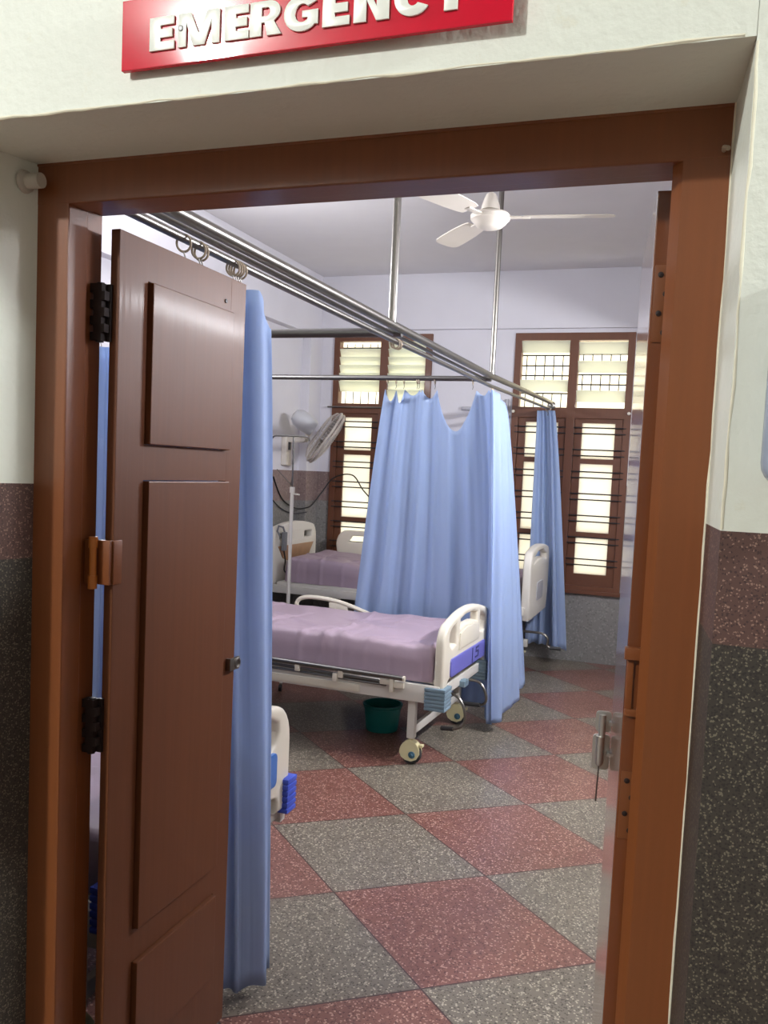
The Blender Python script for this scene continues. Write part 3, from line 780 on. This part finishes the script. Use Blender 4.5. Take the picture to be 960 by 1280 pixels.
def ward_bed(loc, rz, label, panel_mat, bump_mat, bz, marks=False, cranks=True, inw=.10, pz=(.452, .548)):
    bed = thing('hospital_bed', loc, label, 'bed', None, rz)
    Lb, hw = 2.06, .43
    b = MB()
    for s in (-1, 1):
        b.box((.02, s*hw-.018, .335), (Lb-.02, s*hw+.018, .425), .004)
    for x in (.05, .6, 1.2, Lb-.05): b.box((x-.02, -hw, .35), (x+.02, hw, .40), .002)
    b.build('frame', M['white_enamel'], bed)
    b = MB()
    b.box((.06, -.41, .428), (.82, .41, .45), .004); b.box((.86, -.41, .428), (1.3, .41, .45), .004); b.box((1.34, -.41, .428), (Lb-.06, .41, .45), .004)
    b.build('bed_deck', M['white_enamel'], bed)
    for x in (.17, Lb-.2):
        for s in (-1, 1):
            b = MB(); b.box((x-.02, s*.405-.02, .135), (x+.02, s*.405+.02, .345), .003); b.build('leg', M['white_enamel'], bed)
            caster(bed, x, s*.405)
        b = MB(); b.box((x-.012, -.39, .15), (x+.012, .39, .195), .003); b.build('cross_bar', M['white_enamel'], bed)
    end_board(bed, 'footboard', .03, 1, panel_mat, marks=marks, pz=pz)
    end_board(bed, 'headboard', Lb-.03, -1, panel_mat, .12)
    for s in (-1, 1):
        bumper(bed, s*.44, s, *bz, bump_mat, inw=inw)
    # folded side rail on the +y side
    yy = hw+.032
    b = MB()
    b.tube([(.20, yy+.012, .452), (.95, yy+.012, .462), (1.55, yy+.012, .47)], .013, 10)
    b.tube([(.34, yy, .42), (.95, yy, .435), (1.6, yy, .45)], .009, 10)
    b.tube([(.30, yy, .405), (.95, yy, .415), (1.6, yy, .425)], .007, 8)
    r = b.build('side_rail', M['steel_dull'], bed)
    for x, z in ((.55, .435), (.58, .412), (.80, .44), (1.3, .45)):
        b = MB(); b.box((x-.014, yy+.008, z-.022), (x+.014, yy+.022, z+.022), .003); b.build('rail_bracket', M['cream_plastic'], r)
    b = MB()
    b.box((.20, yy-.006, .40), (.258, yy+.016, .43), .002); b.box((.255, yy-.006, .375), (.275, yy+.02, .445), .002); b.box((.272, yy-.006, .41), (.33, yy+.014, .435), .002)
    b.build('rail_catch', M['cream_plastic'], r)
    b = MB(); b.tube([(.195, yy+.012, .452), (.205, yy+.012, .452)], .0145, 12); b.build('end_cap', M['cream_plastic'], r)
    b = MB(); b.box((.45, hw+.018, .345), (1.4, hw+.026, .385), .003); b.build('rail_plate', M['cream_plastic'], bed)
    # moulded half rail on the far side
    b = MB()
    yo = -hw-.03
    b.tube(catmull([(.74, yo, .575), (.80, yo, .60), (1.0, yo, .652), (1.18, yo, .664), (1.27, yo, .645), (1.29, yo, .60), (1.22, yo, .575), (1.0, yo, .565), (.86, yo, .575)], 5), .014, 8)
    b.box((.93, yo-.01, .575), (1.06, yo+.01, .645), .006)
    b.build('side_rail', M['cream_plastic'], bed)
    for x in (.95, 1.2):
        b = MB(); b.box((x-.012, yo-.006, .36), (x+.012, yo+.006, .60), .002); b.build('rail_post', M['white_enamel'], bed)
    if cranks:
        for yk, pts in ((.12, ((.08, .33), (.0, .30), (-.035, .235), (-.03, .165), (.03, .13), (.10, .12))), (-.14, ((.08, .34), (-.03, .345), (-.075, .30), (-.085, .245), (-.05, .215), (.05, .205)))):
            b = MB(); b.tube(catmull([(x, yk+.25*(.08-x), z) for x, z in pts], 4), .0075, 8); c = b.build('crank', M['steel'], bed)
            b = MB(); b.tube([(pts[-2][0], yk+.25*(.08-pts[-2][0]), pts[-2][1]), (pts[-1][0], yk+.25*(.08-pts[-1][0]), pts[-1][1])], .012, 10); b.build('crank_handle', M['rubber'], c)
        b = MB(); b.tube([(.06, .02, .36), (.0, .02, .36)], .02, 12); b.box((.0, -.03, .34), (.05, .05, .375), .004); b.build('crank_housing', M['bumper_grey'], bed)
    return bed
def mattress(loc, rz, label, Lm=1.9, hw=.415, z0=.452, z1=.62, seed=1, x0=.065, raise_=0):
    """soft block under a sheet: rounded edges, creases, hanging side"""
    nx = 150; me = bpy.data.meshes.new('mattress'); bm = bmesh.new()
    prof = []   # cross-section around: bottom-left -> top -> bottom-right
    side = [0, .25, .5, .72, .86, .95, 1]
    H = z1-z0; R = .035
    sec = [(-hw-.012, z0-.004)]+[(-hw-.008, z0+H*t) for t in (.2, .45, .65)]
    sec += [(-hw+R-R*math.cos(t), z1-R+R*math.sin(t)) for t in (0, .4, .8, 1.2, PI/2)]
    sec += [(-hw+R+(2*hw-2*R)*k/40, z1) for k in range(1, 40)]
    sec += [(hw-R+R*math.sin(t), z1-R+R*math.cos(t)) for t in (0, .4, .8, 1.2, PI/2)]
    sec += [(hw+.008, z0+H*t) for t in (.65, .45, .2)]+[(hw+.012, z0-.004)]
    rc = random.Random(seed*17)
    creases = [(rc.uniform(.1, Lm-.1)+x0, rc.uniform(-hw, hw), rc.uniform(0, PI), rc.uniform(.10, .35), rc.uniform(.008, .018), rc.choice((-1, 1))*rc.uniform(.006, .016)) for _ in range(26)]
    creases += [(x0+Lm*(k+.5)/9+rc.uniform(-.05, .05), hw*.9, PI/2+rc.uniform(-.7, .7), rc.uniform(.08, .2), rc.uniform(.010, .02), rc.uniform(.008, .016)) for k in range(9)]
    def crease(x, y):
        h_ = 0
        for cx, cy, an, ln, wd, ht in creases:
            u_ = (x-cx)*math.cos(an)+(y-cy)*math.sin(an); v_ = -(x-cx)*math.sin(an)+(y-cy)*math.cos(an)+.25*u_*u_
            if abs(u_) < ln*2: h_ += ht*math.exp(-(v_/wd)**2-(u_/ln)**4)
        return h_
    rows = []
    for i in range(nx+1):
        t = i/nx; x = x0+Lm*t
        e = min(x-x0, x0+Lm-x); sh = 1 if e > .03 else math.sqrt(max(0, 1-((.03-e)/.03)**2))
        row = []
        for (y, z) in sec:
            zz = z0+(z-z0)*(.35+.65*sh) if z > z0 else z
            yy = y*(.965+.035*sh)
            top = max(0, (z-z0)/H)
            zz += raise_*max(0, min(1, (x-1.15)/.7))*top
            nz_ = noise.noise(Vector((x*2.2+seed*7, yy*3.1, seed)))*.016+noise.noise(Vector((x*7+yy*4+seed, yy*2.2-x*1.5, 3.3)))*.010
            cr = .014*abs(noise.noise(Vector((x*3.2+yy*2.6+seed*2, yy*1.2, 9.1))))
            zz += (nz_-cr+crease(x, y)*.8)*top
            if abs(y) > hw-.01:
                yy += math.copysign(1, y)*(noise.noise(Vector((x*5+seed, z*4, 1.7)))*.010+crease(x, y)*.5)*(1.2-top)
                if z < z0+.02: zz += noise.noise(Vector((x*2.5+seed*3, 0, y)))*.02
            row.append(bm.verts.new((x, yy, zz)))
        rows.append(row)
    for A, B in zip(rows, rows[1:]):
        for k in range(len(sec)-1): bm.faces.new((A[k], A[k+1], B[k+1], B[k]))
        bm.faces.new((A[-1], A[0], B[0], B[-1]))
    bm.faces.new(rows[0][::-1]); bm.faces.new(rows[-1])
    bmesh.ops.recalc_face_normals(bm, faces=bm.faces); bm.to_mesh(me); bm.free()
    o = link(me, 'mattress', M['sheet']); me.set_sharp_from_angle(angle=math.radians(80))
    o.location = loc; o.rotation_euler.z = rz
    return tag(o, label, 'mattress')
RZ = PI-math.radians(2.0)
la = (-1.105, 4.645, 0)
ward_bed(la, RZ, 'white crank bed in the middle cubicle with violet footboard panel and grey blue bumper', M['panel_violet'], M['bumper_grey'], (.30, .418), True)
mattress((la[0], la[1], 0), RZ, 'mauve sheeted mattress on the middle bed with the violet footboard panel', z1=.625, seed=2)
ld = (-1.185, 2.13, 0)
ward_bed(ld, PI, 'nearest bed, only its cream footboard corner with bright blue bumper showing past the near curtain', M['panel_blue'], M['bumper_blue'], (.375, .492), False, inw=.05, pz=(.49, .60))
mattress(ld, PI, 'mauve mattress on the nearest bed behind the left door leaf', z1=.60, seed=5)

# far bed beside the window wall: moulded white end boards and side rails
lb = (-1.06, 6.63, 0)
fb = thing('electric_bed', lb, 'far white electric bed by the windows with wood inlaid headboard', 'bed', None, PI)
def solid_board(name, x, z0, z1, panel, wood=False):
    hw = .41
    o = [(-hw+.05, z0), (hw-.05, z0), (hw, z0+.14), (hw, z1-.16)]+[(hw-.09*(1-math.cos(math.radians(t))), z1-.16+.13*math.sin(math.radians(t))) for t in range(15, 91, 15)]
    o += [(x_, z1-.03+.03*(1-(x_/(hw-.09))**2)) for x_ in [(hw-.09)*(1-k/8) for k in range(1, 16)]]
    o += [(-hw+.09*(1-math.cos(math.radians(t))), z1-.16+.13*math.sin(math.radians(t))) for t in range(90, 14, -15)]+[(-hw, z1-.16), (-hw, z0+.14)]
    holes = [rrect(-.31, z1-.14, -.16, z1-.09, .012)[::-1], rrect(.16, z1-.14, .31, z1-.09, .012)[::-1]] if wood else \
            [[(-.3, z1-.13), (-.28, z1-.085), (-.1, z1-.045), (.1, z1-.045), (.28, z1-.085), (.3, z1-.13), (.1, z1-.10), (-.1, z1-.10)][::-1]]
    p = plate(name, o, holes, .06, .014, M['white_plastic'], fb, lambda a, c, t: (x+t, a, c), 3)
    for s in (-1, 1):
        if wood:
            plate('wood_inlay', [(-.34, z1-.19), (.34, z1-.19), (.25, z1-.29), (.1, z1-.33), (-.1, z1-.33), (-.25, z1-.29)], [], .012, .003, M['panel_wood'], p, lambda a, c, t: (x+s*.03+t, a, c))
            break
        plate('inlay_panel', rrect(-.13, z0+.12, .13, z0+.26, .03), [], .010, .003, M['interior_trim'], p, lambda a, c, t: (x-.031+t, a, c)); break
    return p
solid_board('footboard', .03, .46, .995, None)
bh = solid_board('headboard', 2.06, .52, 1.045, None, True)
# the wood inlay faces the foot end
b = MB()
for s in (-1, 1): b.box((.04, s*.40-.02, .50), (2.04, s*.40+.02, .56), .004)
for x in (.1, .7, 1.3, 1.95): b.box((x-.02, -.4, .51), (x+.02, .4, .55), .003)
b.build('frame', M['white_enamel'], fb)
b = MB(); b.box((.08, -.40, .56), (2.0, .40, .585), .004); b.build('bed_deck', M['white_enamel'], fb)
b = MB()
for s in (-1, 1):
    b.box((.12, s*.33-.02, .14), (1.95, s*.33+.02, .20), .004)
for x in (.2, 1.85): b.box((x-.025, -.36, .14), (x+.025, .36, .19), .004)
b.build('base_frame', M['white_enamel'], fb)
for x in (.45, 1.55):
    b = MB()
    for s in (-1, 1): b.box((x-.03, s*.25-.025, .19), (x+.03, s*.25+.025, .52), .004)
    b.tube([(x, -.3, .35), (x, .3, .35)], .02, 10); b.build('lift_column', M['white_enamel'], fb)
for x in (.2, 1.85):
    for s in (-1, 1): caster(fb, x, s*.33)
def abs_rail(x0_, x1_, y, zb, zt):
    o = [(x0_+.03, zb), (x1_-.03, zb)]+arc(x1_-.1, zt-.12, .1, .12, -20, 90, 6)+arc(x0_+.1, zt-.12, .1, .12, 90, 200, 6)
    c = (x0_+x1_)/2; w_ = (x1_-x0_)/2
    hole = [(c-w_*.62, zt-.10), (c-w_*.5, zt-.045), (c+w_*.5, zt-.045), (c+w_*.62, zt-.10)]
    plate('side_rail', o, [hole[::-1]], .035, .012, M['cream_plastic'], fb, lambda a, cc, t: (a, y+t, cc), 3)
abs_rail(1.25, 1.85, -.44, .64, .965); abs_rail(.09, .62, .44, .62, .985); abs_rail(.3, .85, -.44, .64, .9)
for x, y, z in ((1.4, -.43, .5), (1.7, -.43, .5), (.25, .43, .5), (.5, .43, .5), (.45, -.43, .5), (.7, -.43, .5)):
    b = MB(); b.box((x-.02, y-.015, z), (x+.02, y+.015, z+.17), .003); b.build('rail_post', M['white_enamel'], fb)
b = MB(); b.tube(catmull([(.3, .1, .34), (.05, .1, .34), (-.06, .1, .335), (-.10, .1, .30), (-.10, .1, .25), (-.13, .1, .235)], 5), .009, 8); cr = b.build('crank', M['steel'], fb)
MB().tube([(-.12, .1, .235), (-.2, .1, .235)], .014, 10).build('crank_handle', M['rubber'], cr)
MB().tube([(.12, .1, .34), (.26, .1, .34)], .024, 10).build('crank_sleeve', M['cream_plastic'], cr)
mattress((lb[0], lb[1], 0), PI, 'mauve sheeted mattress on the far electric bed by the windows', hw=.385, z0=.588, z1=.765, seed=8, x0=.08, Lm=1.86, raise_=.02)
# hand control hung on the headboard
hc = thing('hand_control', (-3.06, 6.34, .82), 'grey bed hand control with a coiled lead hung on the far headboard', 'remote control')
b = MB(); b.box((-.014, -.028, 0), (.014, .028, .15), .008); b.build('handset', M['remote'], hc)
b = MB(); b.tube([(0, .0, .15), (0, -.03, .19), (-.02, -.07, .20), (-.02, -.09, .16), (0, -.08, .12)], .008, 8); b.build('hanger', M['remote'], hc)
b = MB(); b.tube(catmull([(0, 0, 0), (.01, .01, -.08), (.0, .02, -.16), (.03, .05, -.2)], 6), .006, 7); b.build('lead', M['cable'], hc)

# ---------------------------------------------------------------- bucket under the middle bed
bk = thing('bucket', (-1.62, 4.74, 0), 'teal plastic tub on the floor under the middle bed', 'bucket')
MB().lathe([(.0, .0), (.088, .0), (.092, .004), (.108, .145), (.116, .148), (.116, .155), (.105, .155), (.088, .012), (.0, .01)], n=36).build('tub', M['teal'], bk)
MB().ring((0, 0, .138), .1085, .004, (0, 0, 1), 36).build('rim', M['teal'], bk)

# ---------------------------------------------------------------- drip stand behind the middle bed
iv = thing('drip_stand', (-2.585, 5.45, 0), 'thin metal drip stand with cross hook between the two far beds', 'drip stand')
MB().tube([(0, 0, .06), (0, 0, 1.33)], .0125, 12).build('lower_tube', M['white_enamel'], iv)
MB().tube([(0, 0, 1.33), (-.004, 0, 1.70)], .006, 10).build('upper_tube', M['steel_dull'], iv)
MB().tube(catmull([(-.175, 0, 1.665), (-.15, 0, 1.695), (-.1, 0, 1.70), (.06, 0, 1.70), (.10, 0, 1.695), (.115, 0, 1.67)], 5), .006, 8).build('hook_bar', M['steel_dull'], iv)
b = MB(); b.lathe([(.018, -.02), (.018, .02)], (0, 0, 1.335), None, 14); b.tube([(0, 0, 1.31), (.06, -.01, 1.305)], .005, 8); b.build('clamp', M['white_enamel'], iv)
b = MB(); b.tube([(0, 0, 1.36), (-.12, .0, 1.47)], .003, 6); b.tube([(-.015, 0, 1.36), (.0, 0, 1.46)], .003, 6); b.build('drip_hook', M['steel'], iv)
b = MB()
for k in range(5):
    a = 2*PI*k/5; b.tube([(0, 0, .09), (.24*math.cos(a), .24*math.sin(a), .045)], .011, 8)
bs = b.build('base', M['white_enamel'], iv)
b = MB()
for k in range(5):
    a = 2*PI*k/5; b.lathe([(.022, -.01), (.022, .01)], (.24*math.cos(a), .24*math.sin(a), .023), (math.sin(a), -math.cos(a), 0), 14)
b.build('base_wheel', M['rubber'], bs)

# ---------------------------------------------------------------- wall fan on the left wall
wfan = thing('wall_fan', (-3.29, 6.74, 1.5), 'grey and cream wall fan on the left wall above the far bed', 'fan')
b = MB(); b.box((0, -.055, 0), (.05, .055, .25), .012); wb = b.build('base', M['fan_white'], wfan)
MB().box((.05, -.02, .13), (.056, .02, .20), .002).build('switch', M['rubber'], wb)
b = MB(); b.box((.03, -.03, .195), (.19, .03, .245), .01); b.tube([(.19, -.036, .22), (.19, .036, .22)], .02, 12); b.tube([(.19, 0, .22), (.25, -.02, .29)], .02, 10); b.build('arm', M['fan_white'], wfan)
ax = Vector((.70, .43, -.55)).normalized()
mc = Vector((.27, -.10, .335))
MB().lathe([(0, -.16), (.045, -.15), (.075, -.11), (.082, -.05), (.07, .03), (.06, .05)], mc, ax, 24).build('motor', M['fan_grey'], wfan)
gc = mc+ax*.16
q = Vector((0, 0, 1)).rotation_difference(ax)
def disc(r, hh, k, n): 
    a = 2*PI*k/n; return gc+q @ Vector((r*math.cos(a), r*math.sin(a), hh))
b = MB()
b.ring(gc, .235, .011, ax, 40, 8)
b.ring(gc+ax*.025, .233, .010, ax, 40, 8)
for rr, hh in ((.17, -.05), (.12, -.06), (.17, .05), (.12, .062), (.07, .066)): b.ring(gc+ax*hh, rr, .002, ax, 36, 6)
for k in range(48):
    b.tube([disc(.07, -.06, k, 48), disc(.16, -.062, k, 48), disc(.22, -.035, k, 48), disc(.233, 0, k, 48)], .0016, 5)
    b.tube([disc(.03, .066, k, 48), disc(.14, .064, k, 48), disc(.215, .045, k, 48), disc(.233, .02, k, 48)], .0016, 5)
gd = b.build('guard', M['grille_brown'], wfan)
MB().lathe([(.0, .07), (.05, .07), (.055, .06), (.05, .055)], gc, ax, 20).build('guard_badge', M['fan_grey'], gd)
b = MB()
for k in range(3):
    a = 2*PI*k/3
    vs = []
    for r_, a_, h_ in ((.03, 0, 0), (.06, .5, .02), (.17, .55, .025), (.185, .2, .005), (.17, -.35, -.02), (.06, -.4, -.018)):
        vs.append(b.bm.verts.new(gc+q @ Vector((r_*math.cos(a+a_), r_*math.sin(a+a_), h_))))
    f = b.bm.faces.new(vs)
    r_ = bmesh.ops.extrude_face_region(b.bm, geom=[f])
    for v in r_['geom']:
        if isinstance(v, bmesh.types.BMVert): v.co += ax*.003
b.build('blades', simple('fan_blade', (126, 118, 110), .35), wfan)

# ---------------------------------------------------------------- cables and pipes
b = MB(); b.tube(catmull([(-3.283, 6.55, 1.40), (-3.28, 6.72, 1.22), (-3.255, 6.93, 1.135), (-3.19, 7.04, 1.14), (-3.175, 7.12, 1.17), (-3.13, 7.2, 1.27), (-3.03, 7.24, 1.41), (-2.86, 7.25, 1.44), (-2.75, 7.25, 1.31), (-2.62, 7.25, 1.2), (-2.5, 7.25, 1.16)], 7), .006, 8)
tag(b.build('power_cable', M['cable']), 'black cable drooping from the left wall to the bars of the left window', 'cable')
b = MB(); b.tube(catmull([(-3.284, 6.5, 1.24), (-3.28, 6.7, 1.14), (-3.26, 6.9, 1.09), (-3.19, 7.03, 1.10)], 7), .005, 8)
tag(b.build('grey_cable', M['rubber']), 'thin grey cable on the left wall just below the black cable', 'cable')
b = MB(); b.tube(catmull([(-1.9, YB-.03, 2.045), (-1.56, YB-.03, 2.045), (-1.525, YB-.03, 2.035), (-1.515, YB-.03, 2.0), (-1.515, YB-.03, .4)], 6), .016, 10)
tag(b.build('wall_conduit', M['interior_trim']), 'grey conduit bending down the wall left of the right window', 'pipe')

# ---------------------------------------------------------------- light
def area(name, loc, rot, sx, sy, power, col):
    l = bpy.data.lights.new(name, 'AREA'); l.shape = 'RECTANGLE'; l.size = sx; l.size_y = sy; l.energy = power; l.color = col
    o = bpy.data.objects.new(name, l); COL.objects.link(o); o.location = loc; o.rotation_euler = rot; return o
def point(name, loc, r, power, col):
    l = bpy.data.lights.new(name, 'POINT'); l.shadow_soft_size = r; l.energy = power; l.color = col
    o = bpy.data.objects.new(name, l); COL.objects.link(o); o.location = loc; return o
point('corridor_lamp', (-3.18, -2.71, 4.1), .08, 740, (.965, 1, .975))
point('corridor_side_fill', (2.15, .93, 2.6), .08, 265, (.94, 1, 1))  # added wall wash, evens out the corridor wall towards the right
area('ward_tube_lamp', (.5, 4.4, 2.305), (0, math.radians(78), 0), .05, 1.2, 84, (.95, .96, 1))
point('ward_door_fill', (.5, 2.2, 2.3), .10, 28, (.97, .97, 1))  # unseen fill put in to brighten the curtain beside the left leaf
area('ward_left_fill', (-3.12, 3.9, 2.55), (0, math.radians(-106), 0), .06, 1.2, 50, (.95, .96, 1))  # invented fill that lifts the ceiling and the room, no fixture there
wd = bpy.data.worlds.new('World'); SC.world = wd; wd.use_nodes = True
wd.node_tree.nodes['Background'].inputs[0].default_value = (1, .985, .95, 1)
wd.node_tree.nodes['Background'].inputs[1].default_value = 4.3

# ---------------------------------------------------------------- camera
cam = bpy.data.cameras.new('Camera'); co = bpy.data.objects.new('Camera', cam); COL.objects.link(co)
yaw, pitch, roll = (math.radians(v) for v in (19.3, 4.3, 2.6))
f = Vector((-math.sin(yaw)*math.cos(pitch), math.cos(yaw)*math.cos(pitch), -math.sin(pitch)))
r = Vector((math.cos(yaw), math.sin(yaw), 0)); u = r.cross(f)
r2 = r*math.cos(roll)+u*math.sin(roll); u2 = u*math.cos(roll)-r*math.sin(roll)
co.matrix_world = Matrix(((r2.x, u2.x, -f.x, 0), (r2.y, u2.y, -f.y, 0), (r2.z, u2.z, -f.z, 1.5), (0, 0, 0, 1)))
cam.sensor_fit = 'VERTICAL'; cam.sensor_height = 36; cam.lens = 36*1100/1280
cam.shift_y = 30/1280; cam.clip_start = .02
SC.camera = co
SC.view_settings.view_transform = 'Standard'; SC.view_settings.look = 'None'
SC.view_settings.gamma = 1; SC.view_settings.use_curve_mapping = False
SC.view_settings.exposure = 0
SC.cycles.max_bounces = 8; SC.cycles.diffuse_bounces = 4; SC.cycles.glossy_bounces = 4
SC.cycles.use_denoising = True
